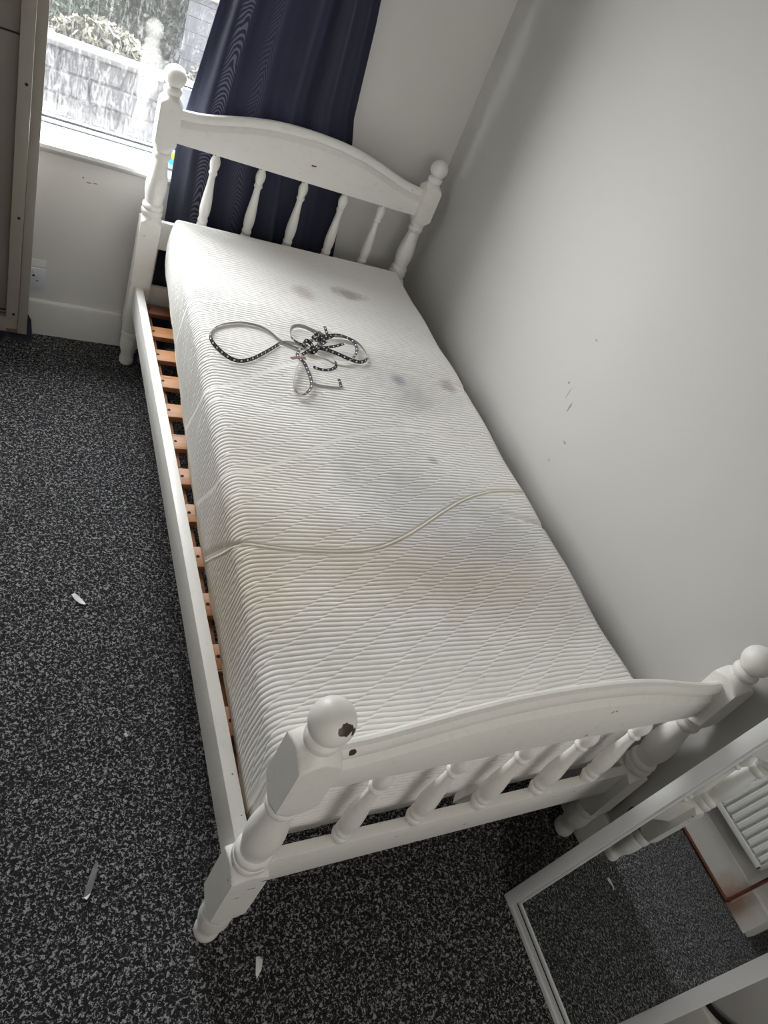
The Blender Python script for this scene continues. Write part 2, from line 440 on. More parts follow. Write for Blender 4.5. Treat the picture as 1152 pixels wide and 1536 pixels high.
def smooth_prof(pts, step=0.0025):
    """Catmull-Rom through (z, r) points"""
    out = []
    n = len(pts)
    for i in range(n - 1):
        p0 = pts[max(i - 1, 0)]; p1 = pts[i]; p2 = pts[i + 1]; p3 = pts[min(i + 2, n - 1)]
        m = max(1, int((p2[0] - p1[0]) / step))
        for j in range(m):
            t = j / m
            r = 0.5 * ((2 * p1[1]) + (-p0[1] + p2[1]) * t + (2 * p0[1] - 5 * p1[1] + 4 * p2[1] - p3[1]) * t * t + (-p0[1] + 3 * p1[1] - 3 * p2[1] + p3[1]) * t ** 3)
            out.append((p1[0] + (p2[0] - p1[0]) * t, r))
    out.append(pts[-1])
    return out

def tube(name, pts, r, mat, parent=None, seg=10, cyclic=False):
    bm = bmesh.new(); rings = []
    pts = [Vector(p) for p in pts]
    up = Vector((0, 0, 1))
    n = len(pts)
    prev = None
    for i, p in enumerate(pts):
        d = (pts[min(i + 1, n - 1)] - pts[max(i - 1, 0)]).normalized()
        s = d.cross(up) if prev is None else prev - d * prev.dot(d)
        if s.length < 1e-4: s = d.cross(Vector((1, 0, 0)))
        s.normalize(); t = d.cross(s).normalized(); prev = s
        rings.append([bm.verts.new(p + (s * math.cos(2 * math.pi * k / seg) + t * math.sin(2 * math.pi * k / seg)) * r) for k in range(seg)])
    for a, b in zip(rings, rings[1:]):
        for i in range(seg):
            bm.faces.new((a[i], a[(i + 1) % seg], b[(i + 1) % seg], b[i]))
    bm.faces.new(rings[0]); bm.faces.new(rings[-1])
    return bm_obj(name, bm, mat, parent, True, 50)

def spline(pts, k=8):
    pts = [Vector(p) for p in pts]; n = len(pts); out = []
    for i in range(n - 1):
        p0 = pts[max(i - 1, 0)]; p1 = pts[i]; p2 = pts[i + 1]; p3 = pts[min(i + 2, n - 1)]
        for j in range(k):
            t = j / k
            out.append(0.5 * ((2 * p1) + (-p0 + p2) * t + (2 * p0 - 5 * p1 + 4 * p2 - p3) * t * t + (-p0 + 3 * p1 - 3 * p2 + p3) * t ** 3))
    out.append(pts[-1]); return out

def prism(name, prof, axis, a, b, mat, parent=None, smooth=True, angle=30):
    """extrude a closed 2-D profile along an axis ('x': prof=(y,z), 'y': prof=(x,z))"""
    vs = []
    for t in (a, b):
        for p, q in prof: vs.append((t, p, q) if axis == 'x' else (p, t, q))
    n = len(prof)
    fs = [(i, (i + 1) % n, n + (i + 1) % n, n + i) for i in range(n)] + [tuple(range(n))[::-1], tuple(range(n, 2 * n))]
    bm = bmesh.new(); bv = [bm.verts.new(v) for v in vs]
    for f in fs: bm.faces.new([bv[i] for i in f])
    return bm_obj(name, bm, mat, parent, smooth, angle)

def empty(name, loc):
    o = bpy.data.objects.new(name, None); C.objects.link(o); o.location = loc; o.empty_display_size = 0.1
    return o
def tag(o, label, cat=None, group=None):
    o['label'] = label
    if cat: o['category'] = cat
    if group: o['group'] = group
    return o
def struct(o):
    o['kind'] = 'structure'; return o

# ------------------------------------------------------------------ room shell
struct(box('floor', (XL - 1.3, 1.2, YB - 0.1, YW + 0.1, -0.06, 0.0), M['carpet'], smooth=False))
struct(box('ceiling', (XL - 1.3, 1.3, YB - 0.1, YW + 0.3, ZC, ZC + 0.06), M['ceiling'], smooth=False))
# window wall with its opening (one mesh)
bm = bmesh.new()
y0, y1 = YW, YW + 0.24
add_box(bm, XL - 0.1, WX0, y0, y1, 0, ZC)
add_box(bm, WX1, 1.25, y0, y1, 0, ZC)
add_box(bm, WX0, WX1, y0, y1, 0, WZ0)
add_box(bm, WX0, WX1, y0, y1, WZ1, ZC)
struct(bm_obj('wall_window', bm, M['wall'], smooth=False))
# right wall, a little out of square and gently uneven
bm = bmesh.new()
ya, yb = YB - 0.05, YW + 0.02
vs = [(XR(ya), ya, 0), (XR(yb), yb, 0), (XR(yb) + 0.1, yb, 0), (XR(ya) + 0.1, ya, 0)]
lo = [bm.verts.new(v) for v in vs]; hi = [bm.verts.new((v[0], v[1], ZC)) for v in vs]
for i in range(4):
    j = (i + 1) % 4; bm.faces.new((lo[i], lo[j], hi[j], hi[i]))
bm.faces.new(lo[::-1]); bm.faces.new(hi)
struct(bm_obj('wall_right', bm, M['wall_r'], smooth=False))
bm = bmesh.new()
add_box(bm, XL - 0.1, XL, -0.30, YW, 0, ZC)
add_box(bm, XL - 0.1, XL, YB, -1.12, 0, ZC)
add_box(bm, XL - 0.1, XL, -1.12, -0.30, 2.02, ZC)
struct(bm_obj('wall_left', bm, M['wall'], smooth=False))
struct(box('wall_back', (XL - 1.3, 1.2, YB - 0.1, YB, 0, ZC), M['wall'], smooth=False))
bm = bmesh.new()      # the landing beyond the doorway
add_box(bm, XL - 1.3, XL - 1.2, YB, YW, 0, ZC)
add_box(bm, XL - 1.2, XL - 0.1, 0.35, 0.45, 0, ZC)
struct(bm_obj('wall_landing', bm, M['wall'], smooth=False))

# skirtings
def skirt_prof(f, h, d=1):      # f = front coordinate, extends by d*thickness to the wall
    return [(f, 0), (f, h - 0.012), (f + d * 0.003, h - 0.004), (f + d * 0.008, h), (f + d * 0.03, h), (f + d * 0.03, 0)]
struct(prism('baseboard_window', skirt_prof(YW - 0.018, 0.142), 'x', XL, XR(YW), M['skirt']))
o = prism('baseboard_right', skirt_prof(0.0, 0.135), 'y', YB, YW, M['skirt'])
o.rotation_euler = (0, 0, -math.atan(0.0235)); o.location = (1.0165, 0, 0); struct(o)
o = prism('baseboard_left', [(XL + 0.022, 0.0), (XL + 0.022, 0.122), (XL + 0.016, 0.13), (XL, 0.13), (XL, 0.0)], 'y', -0.285, YW - 0.02, M['skirt_stain'])
struct(o)

# ------------------------------------------------------------------ window
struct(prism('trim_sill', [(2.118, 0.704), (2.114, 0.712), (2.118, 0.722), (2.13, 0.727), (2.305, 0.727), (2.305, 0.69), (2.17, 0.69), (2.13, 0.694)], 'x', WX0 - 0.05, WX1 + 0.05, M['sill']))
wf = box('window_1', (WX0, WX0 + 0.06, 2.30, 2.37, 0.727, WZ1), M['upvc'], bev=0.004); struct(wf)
tag(wf, 'white plastic window frame over the sill, pane streaked with condensation')
YG = 2.335
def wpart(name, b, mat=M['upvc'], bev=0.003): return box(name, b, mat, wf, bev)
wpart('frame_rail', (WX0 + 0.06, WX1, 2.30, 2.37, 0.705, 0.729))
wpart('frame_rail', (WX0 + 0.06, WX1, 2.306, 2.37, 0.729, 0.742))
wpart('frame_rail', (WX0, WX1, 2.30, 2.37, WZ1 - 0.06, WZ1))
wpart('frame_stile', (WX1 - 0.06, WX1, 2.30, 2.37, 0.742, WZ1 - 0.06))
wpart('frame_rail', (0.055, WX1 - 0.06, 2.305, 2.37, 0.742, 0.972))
wpart('gasket_and_shade', (WX0 + 0.06, 0.055, 2.318, 2.332, 0.742, 0.7495), M['gasket_and_shade'], 0)
wpart('gasket_and_shade', (WX0 + 0.06, WX1, 2.3045, 2.3075, 0.7288, 0.7312), M['gasket_and_shade'], 0)  # dark strip standing in for the shadow line at the rail step
wpart('gasket_and_shade', (WX0 + 0.06, WX1, 2.2985, 2.3005, 0.7265, 0.7285), M['gasket_and_shade'], 0)  # dark strip drawn where shade falls between frame and sill
wpart('gasket_and_shade', (0.055, WX1 - 0.06, 2.322, 2.332, 0.972, 0.977), M['gasket_and_shade'], 0)
wpart('pane', (WX0 + 0.06, 0.055, YG, YG + 0.004, 0.742, WZ1 - 0.06), M['glass'], 0)
wpart('pane', (0.055, WX1 - 0.06, YG, YG + 0.004, 0.972, WZ1 - 0.06), M['glass'], 0)

# ------------------------------------------------------------------ outdoors
struct(box('ground', (-9, 9, 2.5, 16, -0.75, -0.7), M['yard'], smooth=False))
gw = empty('garden_wall', (0.5, 6.1, -0.7))
tag(gw, 'low grey blockwork wall seen through the wet window pane', 'wall')
random.seed(3)
blk = None
for r in range(5):
    z = -0.7 + r * 0.165
    for i in range(12):
        x = -2.2 + i * 0.45 + (0.22 if r % 2 else 0)
        if blk is None:
            blk = box('block', (-0.215, 0.215, -0.09, 0.09, 0.005, 0.158), M['block'], None, 0.01, 1)
            blk.parent = gw; b = blk
        else:
            b = blk.copy(); C.objects.link(b); b.parent = gw
        b.location = Vector((x, 6.1 + random.uniform(-.01, .01), z)) - gw.location
box('backing', (-2.4, 3.4, 6.04, 6.16, -0.7, 0.12), M['block'], gw)
cop = box('coping', (-2.5, 3.5, 5.98, 6.22, 0.125, 0.165), M['coping'], gw, 0.01)

def bush(name, loc, r, mat, n, label, group=None, squash=1.0):
    rt = empty(name, loc); tag(rt, label, 'shrub', group)
    rnd = random.Random(int(loc[0] * 100) + n)
    vs, fs = [], []
    for i in range(n):
        a = rnd.uniform(0, 2 * math.pi); ph = math.acos(rnd.uniform(-1, 1)); rr = r * rnd.uniform(0.55, 1.0)
        p = Vector((loc[0] + rr * math.sin(ph) * math.cos(a), loc[1] + 0.6 * rr * math.sin(ph) * math.sin(a), loc[2] + r * squash + rr * squash * math.cos(ph)))
        u = Vector((rnd.uniform(-1, 1), rnd.uniform(-1, 1), rnd.uniform(-1, 1))).normalized() * 0.038
        w = Vector((rnd.uniform(-1, 1), rnd.uniform(-1, 1), rnd.uniform(-1, 1))).normalized() * 0.02
        b = len(vs); vs += [p - u, p - w, p + u, p + w]; fs.append((b, b + 1, b + 2, b + 3))
    f = mesh_obj('foliage', vs, fs, mat, rt, smooth=False); f['kind'] = 'stuff'
    tube('stem', [(loc[0], loc[1], loc[2]), (loc[0] + 0.05, loc[1], loc[2] + r * squash)], 0.04, M['shedw'], rt)
bush('tall_shrub', (-0.55, 8.4, -0.7), 0.95, M['leaf'], 40000, 'tall green shrub behind the low garden wall, left side of the window', squash=1.1)
bush('tall_shrub', (1.0, 9.4, -0.7), 0.8, M['leaf'], 30000, 'rounder green shrub seen past the middle of the window', squash=1.3)
bush('yellow_shrub', (0.15, 6.9, -0.7), 0.55, M['leaf_y'], 12000, 'yellowing low shrub just over the left stretch of garden wall', squash=0.85)
bush('yellow_shrub', (1.25, 7.0, -0.7), 0.45, M['leaf_y'], 10000, 'yellowing low shrub just over the right stretch of garden wall', squash=1.0)
shed = empty('garden_shed', (1.6, 7.7, -0.7))
tag(shed, 'small grey garden shed with a pale sloping roof beyond the wall', 'shed')
for i in range(12):
    box('board', (0.9, 2.6, 7.5, 7.53, -0.7 + i * 0.125, -0.58 + i * 0.125), M['shedw'], shed, 0)
prism('roof', [(7.4, 0.62), (7.4, 0.66), (8.9, 0.98), (8.9, 0.94)], 'x', 0.8, 2.7, M['shedr'], shed)
fence = empty('back_fence', (0, 10.6, -0.7))
tag(fence, 'tall dark grey boarded fence at the far end of the garden', 'fence')
for i in range(11):
    box('board', (-5, 7, 10.6, 10.64, -0.7 + i * 0.2, -0.515 + i * 0.2), M['shedw'], fence, 0)

# ------------------------------------------------------------------ curtains
def curtain(name, xl, xr, yc, amp, nf, z0, z1, mat, seedv, label, hemflare=0.0, right_back=False):
    rt = empty(name, ((xl(1.0) + xr(1.0)) / 2, yc, z0)); tag(rt, label, 'curtain', None)
    NU, NV = 150, 70
    vs, fs, uv = [], [], []
    for j in range(NV + 1):
        z = z0 + (z1 - z0) * j / NV
        for i in range(NU + 1):
            u = i / NU
            ph = 2 * math.pi * nf * (u + 0.035 * math.sin(5 * u + seedv) + 0.012 * math.sin(z * 3 + u * 9))
            a = amp * (0.75 + 0.35 * math.sin(u * 11 + seedv))
            uu = min(1, max(0, (u - 0.74) / 0.24)); back = (0.050 * uu * uu * (3 - 2 * uu)) if right_back else 0.0
            y = yc + back + a * (1 - 0.5 * (back > 0) * uu) * (math.sin(ph) + 0.25 * math.sin(2.3 * ph + z * 1.5)) + hemflare * math.sin(u * 7 + z * 6)
            x = xl(z) + (xr(z) - xl(z)) * u + 0.35 * a * math.cos(ph) * min(1, 6 * u, 6 * (1 - u))
            vs.append((x, y, z)); uv.append((u, z))
    for j in range(NV):
        for i in range(NU):
            a = j * (NU + 1) + i; fs.append((a, a + 1, a + NU + 2, a + NU + 1))
    c = mesh_obj('cloth', vs, fs, mat, rt, uv=uv, angle=180)
    sm = c.modifiers.new('thickness', 'SOLIDIFY'); sm.thickness = 0.0012; sm.offset = 0
    return rt, c
def lerp(z, pts):
    return float(np.interp(z, [p[0] for p in pts], [p[1] for p in pts]))
cur, cl = curtain('curtain', lambda z: lerp(z, [(0.04, 0.05), (0.57, 0.056), (0.87, 0.047), (1.28, 0.094), (1.46, 0.12), (2.15, 0.15)]),
                  lambda z: lerp(z, [(0.04, 0.77), (0.57, 0.73), (1.02, 0.652), (1.10, 0.628), (1.387, 0.60), (1.46, 0.59), (1.62, 0.62), (2.15, 0.66)]),
                  2.086, 0.0165, 5.5, 0.06, 2.14, M['curtain'], 1.3, 'long navy curtain hanging behind the headboard, faint wavy moire painted down its folds', right_back=True)
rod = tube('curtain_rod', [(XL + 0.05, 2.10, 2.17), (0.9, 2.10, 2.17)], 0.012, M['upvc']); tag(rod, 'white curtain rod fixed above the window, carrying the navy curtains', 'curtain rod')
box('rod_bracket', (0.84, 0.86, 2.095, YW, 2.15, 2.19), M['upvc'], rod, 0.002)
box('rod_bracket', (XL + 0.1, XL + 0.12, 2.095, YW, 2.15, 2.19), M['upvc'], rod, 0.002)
for i in range(8): box('curtain_tab', (0.19 + i * 0.047, 0.215 + i * 0.047, 2.083, 2.117, 2.12, 2.186), M['curtain'], cur, 0.002)
c2, cl2 = curtain('curtain', lambda z: -0.80, lambda z: lerp(z, [(0.0, -0.325), (0.10, -0.335), (0.25, -0.42), (2.15, -0.50)]),
                  2.082, 0.018, 5, 0.005, 2.16, M['curtain'], 0.4, 'navy curtain behind the leaning beige board, its hem bunched on the carpet', 0.01)

# little printed pouch on the sill
pr_ = box('pouch', (0.035, 0.13, 2.185, 2.225, 0.727, 0.85), M['pouch'], None, 0.012, 3)
tag(pr_, 'small blue and yellow packet on the sill behind the left headboard post', 'packet')

# ------------------------------------------------------------------ socket
so = empty('power_socket', (-0.372, YW, 0.185)); tag(so, 'white double wall socket low on the wall beside the beige board', 'socket')
pf = box('faceplate', (-0.445, -0.299, YW - 0.012, YW, 0.183, 0.269), M['socket'], so, 0.004)
for cx in (-0.408, -0.336):
    box('pin_hole', (cx - 0.004, cx + 0.004, YW - 0.0125, YW - 0.008, 0.236, 0.243), M['hole'], pf)
    box('pin_hole', (cx - 0.016, cx - 0.010, YW - 0.0125, YW - 0.008, 0.218, 0.222), M['hole'], pf)
    box('pin_hole', (cx + 0.010, cx + 0.016, YW - 0.0125, YW - 0.008, 0.218, 0.222), M['hole'], pf)
    box('rocker', (cx - 0.006, cx + 0.006, YW - 0.016, YW - 0.010, 0.248, 0.262), M['socket'], pf, 0.001)
pt = box('trim_1', (-0.445, -0.300, YW - 0.004, YW, 0.271, 0.300), M['patch'], None, 0.002); struct(pt)

# ------------------------------------------------------------------ beige board at left
pn = empty('wardrobe_panel', (-0.65, 2.0, 0.0))
tag(pn, 'tall beige board with screwed battens standing before the window, far left', 'furniture panel')
Z1p = 1.95
box('board', (-0.945, -0.40, 2.005, 2.02, 0.16, Z1p), M['panel'], pn, 0.002)
box('seam_strip', (-0.945, -0.40, 2.000, 2.005, 1.03, 1.034), M['hole'], pn)
box('seam_strip', (-0.945, -0.416, 2.000, 2.005, 0.172, 0.176), M['hole'], pn)
box('edge_board', (-0.378, -0.349, 1.978, 2.03, 0.10, Z1p), M['panel2'], pn, 0.002)
bt = box('batten', (-0.414, -0.3785, 1.972, 2.004, 0.155, Z1p), M['panel2'], pn, 0.002)
box('bottom_board', (-0.945, -0.379, 1.985, 2.03, 0.098, 0.155), M['panel2'], pn, 0.002)
def screw(x, z, r=0.0045):
    bm = bmesh.new(); bmesh.ops.create_cone(bm, cap_ends=True, segments=16, radius1=r, radius2=r, depth=0.003,
        matrix=Matrix.Translation((x, 1.971, z)) @ Matrix.Rotation(math.pi / 2, 4, 'X'))
    bm_obj('screw_hole', bm, M['hole'], bt)
for z in (0.178, 0.525, 0.92, 1.35): screw(-0.392, z)
box('bracket', (-0.412, -0.375, 1.979, 1.985, 0.104, 0.111), M['rust'], pn)
for x in (-0.90, -0.60): box('foot', (x, x + 0.05, 1.985, 2.03, 0.0, 0.098), M['panel2'], pn)

# ------------------------------------------------------------------ bed
L = 2.043; WB = 0.98
bed = empty('bed_frame', (WB / 2, L / 2, 0)); tag(bed, 'white painted wooden single bed frame with turned posts, by the right wall', 'bed')
H = 0.0335
def post(name, x, y, ext, foot=False):
    e = ext
    low = [(0.0, 0.021), (0.006, 0.0255), (0.022, 0.0265), (0.036, 0.0235), (0.05, 0.025), (0.075, 0.0315), (0.10, 0.0325),
           (0.118, 0.0315), (0.123, 0.0295), (0.126, 0.0325), (0.136, 0.0335), (0.146, 0.0325), (0.150, 0.0305), (0.152, 0.033), (0.169, 0.049)]
    mid = [(0.336, 0.049), (0.345, 0.0385), (0.354, 0.0315), (0.359, 0.0315), (0.362, 0.034), (0.370, 0.0355), (0.377, 0.034), (0.380, 0.031), (0.383, 0.0335),
           (0.391, 0.0345), (0.398, 0.0325), (0.402, 0.0285), (0.412, 0.029), (0.44, 0.0335), (0.465, 0.034), (0.49, 0.0315), (0.515, 0.0275), (0.54, 0.0235), (0.551, 0.0225),
           (0.554, 0.026), (0.562, 0.0295), (0.570, 0.0295), (0.576, 0.0265), (0.579, 0.029), (0.588, 0.031), (0.598, 0.038), (0.612, 0.049)]
    top = [(0.722, 0.049), (0.732, 0.040), (0.742, 0.031), (0.749, 0.0245), (0.751, 0.0235), (0.754, 0.0265), (0.763, 0.0285), (0.769, 0.027), (0.774, 0.022)]
    ball = [(0.801 - 0.034 * math.cos(a), max(0.0005, 0.034 * math.sin(a))) for a in [0.68 + (math.pi - 0.68) * i / 22 for i in range(23)]]
    prof = smooth_prof(low) + [(0.172 + 0, 0.06), (0.333 + e, 0.06)] + [(z + e, r) for z, r in smooth_prof(mid)] + \
           [(0.615 + e, 0.06), (0.719 + e, 0.06)] + [(z + e, r) for z, r in smooth_prof(top)]
    def rf(a, z, r):
        sq = H / max(abs(math.cos(a)), abs(math.sin(a)))
        return min(r, sq)
    bm = bmesh.new(); lathe(bm, prof, 0, 0, 64, rf)
    p = bm_obj(name, bm, M['bed'], None, True, 28)
    p.location = (0, 0, 0)
    # keep material coordinates in world space: shift the vertices, not the object
    for v in p.data.vertices: v.co.x += x; v.co.y += y
    put(p, bed)
    bm = bmesh.new(); lathe(bm, [(z + e, r) for z, r in ball], x, y, 40)
    bm_obj('ball_finial', bm, M['bed'], p, True, 60)
    return p
post('post', 0, 0, 0); post('post', WB, 0, 0); post('post', 0, L, 0.253); post('post', WB, L, 0.253)

TAB = [(0.0, 0), (0.06, 0.0), (0.11, 0.10), (0.164, 0.30), (0.24, 0.60), (0.33, 0.86), (0.41, 0.97), (0.49, 1.0), (0.57, 0.97), (0.65, 0.86), (0.74, 0.60), (0.816, 0.30), (0.87, 0.10), (0.92, 0.0), (0.98, 0)]
def top_curve(x):
    s = 0.0
    for d in (-0.02, -0.01, 0, 0.01, 0.02): s += float(np.interp(x + d, [t[0] for t in TAB], [t[1] for t in TAB]))
    return s / 5
def arch(name, yc, zb, zt, prof, closed_bottom, parent, x0=H - 0.002, x1=WB - H + 0.002):
    """prof: (y, kind, dz); kind 't' is measured from the arched top, 'b' from the straight bottom"""
    n = 64; vs = []; fs = []; m = len(prof)
    for i in range(n + 1):
        x = x0 + (x1 - x0) * i / n
        T = zt + 0.067 * top_curve(x)
        for (y, kd, dz) in prof: vs.append((x, yc + y, (T if kd == 't' else zb) + dz))
    for i in range(n):
        for j in range(m):
            a = i * m + j; b = i * m + (j + 1) % m
            fs.append((a, b, b + m, a + m))
    fs.append(tuple(range(m))[::-1]); fs.append(tuple(range(n * m, n * m + m)))
    bm = bmesh.new(); bv = [bm.verts.new(v) for v in vs]
    for f in fs: bm.faces.new([bv[i] for i in f])
    return bm_obj(name, bm, M['bed'], parent, True, 30)
PANEL = [(-0.012, 'b', 0.001), (-0.0125, 'b', 0.003), (-0.0125, 't', -0.051), (-0.0115, 't', -0.0485), (-0.0015, 't', -0.0315), (0.0145, 't', -0.0315), (0.0145, 'b', 0.003), (0.014, 'b', 0.001)]
CAP = [(-0.0035, 't', -0.0305), (-0.0070, 't', -0.0265), (-0.0085, 't', -0.019), (-0.007, 't', -0.010), (-0.0025, 't', -0.003), (0.004, 't', 0), (0.010, 't', -0.0015), (0.0155, 't', -0.007), (0.0165, 't', -0.016), (0.015, 't', -0.0305)]
CAPF = [(a, b, c) for a, b, c in CAP]
for (nm, yc, zb, zt) in (('headboard_panel', L, 0.866, 0.970), ('footboard_panel', 0, 0.612, 0.718)):
    p = arch(nm, yc, zb, zt, PANEL, True, bed)
    arch('cap_moulding', yc, zb, zt, CAP, True, p, H - 0.004, WB - H + 0.004)
def rail(name, b): return box(name, b, M['bed'], bed, 0.0025, 2)
rail('lower_rail', (H - 0.003, WB - H + 0.003, -0.0125, 0.0105, 0.250, 0.349))
rail('lower_rail', (H - 0.003, WB - H + 0.003, L - 0.0125, L + 0.0115, 0.497, 0.597))
rail('lower_rail', (H - 0.003, WB - H + 0.003, L - 0.0125, L + 0.0115, 0.250, 0.349))
SR = [rail('side_rail', (-0.0165, 0.0115, H - 0.004, L - H + 0.004, 0.249, 0.346)), rail('side_rail', (WB - 0.0115, WB + 0.0165, H - 0.004, L - H + 0.004, 0.249, 0.346))]
# spindles
SP = [(0.0, 0.0125), (0.006, 0.0145), (0.012, 0.0145), (0.014, 0.0165), (0.021, 0.0185), (0.028, 0.0165), (0.030, 0.0145), (0.033, 0.0165), (0.040, 0.0178), (0.046, 0.0162), (0.049, 0.0150),
      (0.065, 0.0178), (0.085, 0.0190), (0.105, 0.0182), (0.135, 0.0155), (0.165, 0.0125), (0.188, 0.0112), (0.196, 0.0112), (0.199, 0.0135), (0.204, 0.0152), (0.209, 0.0135), (0.212, 0.0122),
      (0.222, 0.0150), (0.234, 0.0172), (0.244, 0.0165), (0.254, 0.0130), (0.266, 0.0085)]
sp0 = None
for (yy, zz) in ((0, 0.348), (L, 0.596)):
    for xx in (0.17, 0.33, 0.49, 0.65, 0.81):
        if sp0 is None:
            bm = bmesh.new(); lathe(bm, smooth_prof(SP), 0, 0, 28); sp0 = bm_obj('spindle', bm, M['bed'], None, True, 28); s = sp0
        else: s = sp0.copy(); C.objects.link(s)
        s.parent = bed
        s.location = Vector((xx, yy, zz)) - bed.location
        s.scale = (1, 1, 1.0 if yy == 0 else 1.025)
# ledgers and slats
for s_, x0, x1 in ((0, 0.0115, 0.040), (1, WB - 0.040, WB - 0.0115)):
    box('slat_ledger', (x0, x1, 0.05, L - 0.06, 0.258, 0.284), M['ledger'], bed, 0.002)
sl0 = None
for i in range(13):
    yc = 0.136 + 0.1515 * i
    red = i in (12,)
    if sl0 is None or red:
        bm = bmesh.new(); add_box(bm, -0.4765, 0.4765, -0.034, 0.034, 0, 0.018, 0.003, 2)
        s = bm_obj('slat', bm, M['slat_red'] if red else M['slat'], None)
        if sl0 is None: sl0 = s
    else: s = sl0.copy(); C.objects.link(s)
    s.parent = bed; s.location = Vector((0.49 + random.uniform(-.0008, .0008), yc + random.uniform(-.004, .004), 0.2842)) - bed.location
    s.rotation_euler = (0, 0, random.uniform(-.006, .006))
    for xx in (0.032, 0.948):
        bm = bmesh.new(); bmesh.ops.create_cone(bm, cap_ends=True, segments=14, radius1=0.0045, radius2=0.0045, depth=0.0012, matrix=Matrix.Translation((xx - 0.49, 0.0, 0.0182)))
        n_ = bm_obj('nail_hole', bm, M['hole'], None); n_.parent = s
slats_red_label = [c for c in bed.children if c.name.startswith('slat') and c.data.materials[0] == M['slat_red']]
for c in slats_red_label: c['label'] = 'darker reddish pine slat nearest the headboard'

# ------------------------------------------------------------------ mattress
def mt_top(y): return np.interp(y, [0.05, 0.3, 0.5, 1.0, 1.3, 1.9, 2.0], [0.522, 0.532, 0.548, 0.585, 0.606, 0.632, 0.640])
def mt_bot(y): return np.interp(y, [0.05, 0.75, 1.0, 1.25, 1.55, 2.0], [0.3035, 0.3035, 0.322, 0.358, 0.405, 0.462])
def mt_left(y): return np.interp(y, [0.05, 0.5, 1.0, 1.5, 2.0], [0.026, 0.040, 0.047, 0.055, 0.066])
XRM = 0.954; Y0M, Y1M = 0.046, 2.004
RR = 0.030; CP = math.pi * RR / 4
def fold(q):
    """q: arc length past the sharp edge (negative = on the side). returns inset, drop"""
    th = np.clip((q + CP) / (2 * CP), 0, 1) * (math.pi / 2)
    ins = RR * (1 - np.cos(th)); dr = RR * (1 - np.sin(th))
    ins = np.where(q > CP, RR + (q - CP), ins); dr = np.where(q < -CP, RR + (-CP - q), dr)
    return ins, dr
HS = 0.205
rows, cols = 2100, 360
Ltop = (Y1M - Y0M); Wt = 0.905
s = np.linspace(-HS, Ltop + HS, rows); u = np.linspace(-HS, Wt + HS, cols)
S, U_ = np.meshgrid(s, u, indexing='ij')
i0, d0 = fold(S); i1, d1 = fold(Ltop - S)
yy = np.where(S < Ltop / 2, Y0M + i0, Y1M - i1); dv = np.where(S < Ltop / 2, d0, d1)
j0, e0 = fold(U_); j1, e1 = fold(Wt - U_)
xl = mt_left(yy); wid = XRM - xl
xa = xl + j0; xb = XRM - j1
tt = np.clip((U_) / Wt, 0, 1)
bl = np.clip((tt - 0.1) / 0.8, 0, 1)
xx = (1 - bl) * xa + bl * xb; du = np.where(U_ < Wt / 2, e0, e1)
D = (du ** 4 + dv ** 4) ** 0.25
D = np.minimum(D, RR * 1.0 + HS - CP)
full = RR + HS - CP
Tz = mt_top(yy); Bz = mt_bot(yy)
# slow undulation of the old foam
und = 0.004 * np.sin(xx * 9 + yy * 3) * np.sin(yy * 7.3 + 1) + 0.003 * np.sin(yy * 21 + xx * 5)
und = und - 0.012 * np.exp(-(((xx - 0.5) / 0.3) ** 2 + ((yy - 0.75) / 0.35) ** 2))
zz = Tz + und * np.clip(1 - D / 0.03, 0, 1) - D * (Tz - Bz) / full
# slight outward belly of the side faces
sidem = np.clip(du / full, 0, 1); bel = 0.008 * np.sin(math.pi * sidem)
xx = np.where(U_ < Wt / 2, xx - bel, xx + bel)
# rounded vertical corners
rc = 0.045
for (cx_, sx_) in ((0, -1), (1, 1)):
    for (cyv, sy_) in ((Y0M + rc, -1), (Y1M - rc, 1)):
        cxv = (xl + rc) if cx_ == 0 else (XRM - rc)
        ex = (xx - cxv) * sx_; ey = (yy - cyv) * sy_
        rad = np.sqrt(np.maximum(ex, 0) ** 2 + np.maximum(ey, 0) ** 2)
        m_ = (ex > 0) & (ey > 0) & (rad > rc)
        xx = np.where(m_, cxv + sx_ * ex / np.maximum(rad, 1e-6) * rc, xx)
        yy = np.where(m_, cyv + sy_ * ey / np.maximum(rad, 1e-6) * rc, yy)
P = np.stack([xx, yy, zz], -1)
# quilted ribs
v_ = S + Y0M; xw = U_ + 0.045
cc = xw - v_ / 0.65
q = (cc + 0.434) / 0.195; fl = np.floor(q); fr = (q - fl) * 0.195
nline = fl * 2 + (fr > 0.071)
dist = np.minimum(np.minimum(np.abs(fr), np.abs(fr - 0.071)), np.abs(fr - 0.195)) * 0.545
ph = v_ / 0.0112 + 0.5 * nline + 0.25 * np.sin(v_ * 9 + xw * 2) + 0.12 * np.sin(xw * 23 + v_ * 3)
rib = np.abs(np.sin(math.pi * ph)) ** 0.33
h = np.maximum(rib, 0.70 * np.exp(-(dist / 0.0013) ** 2))
def wave(pts):
    pts = np.array(pts); X = np.linspace(-0.3, 1.3, 400); Y = np.interp(X, pts[:, 0], pts[:, 1])
    kk = np.ones(31) / 31; Yp = np.pad(Y, 15, mode='edge'); Ys = np.convolve(Yp, kk, mode='valid')
    return np.interp(xw, X, Ys)
w1 = wave([(-0.25, 0.78), (-0.16, 0.71), (-0.1, 0.66), (0.0, 0.575), (0.04, 0.555), (0.098, 0.541), (0.172, 0.531), (0.284, 0.525), (0.355, 0.530), (0.439, 0.562), (0.541, 0.624), (0.655, 0.694), (0.766, 0.738), (0.872, 0.755), (1.0, 0.75), (1.2, 0.70)])
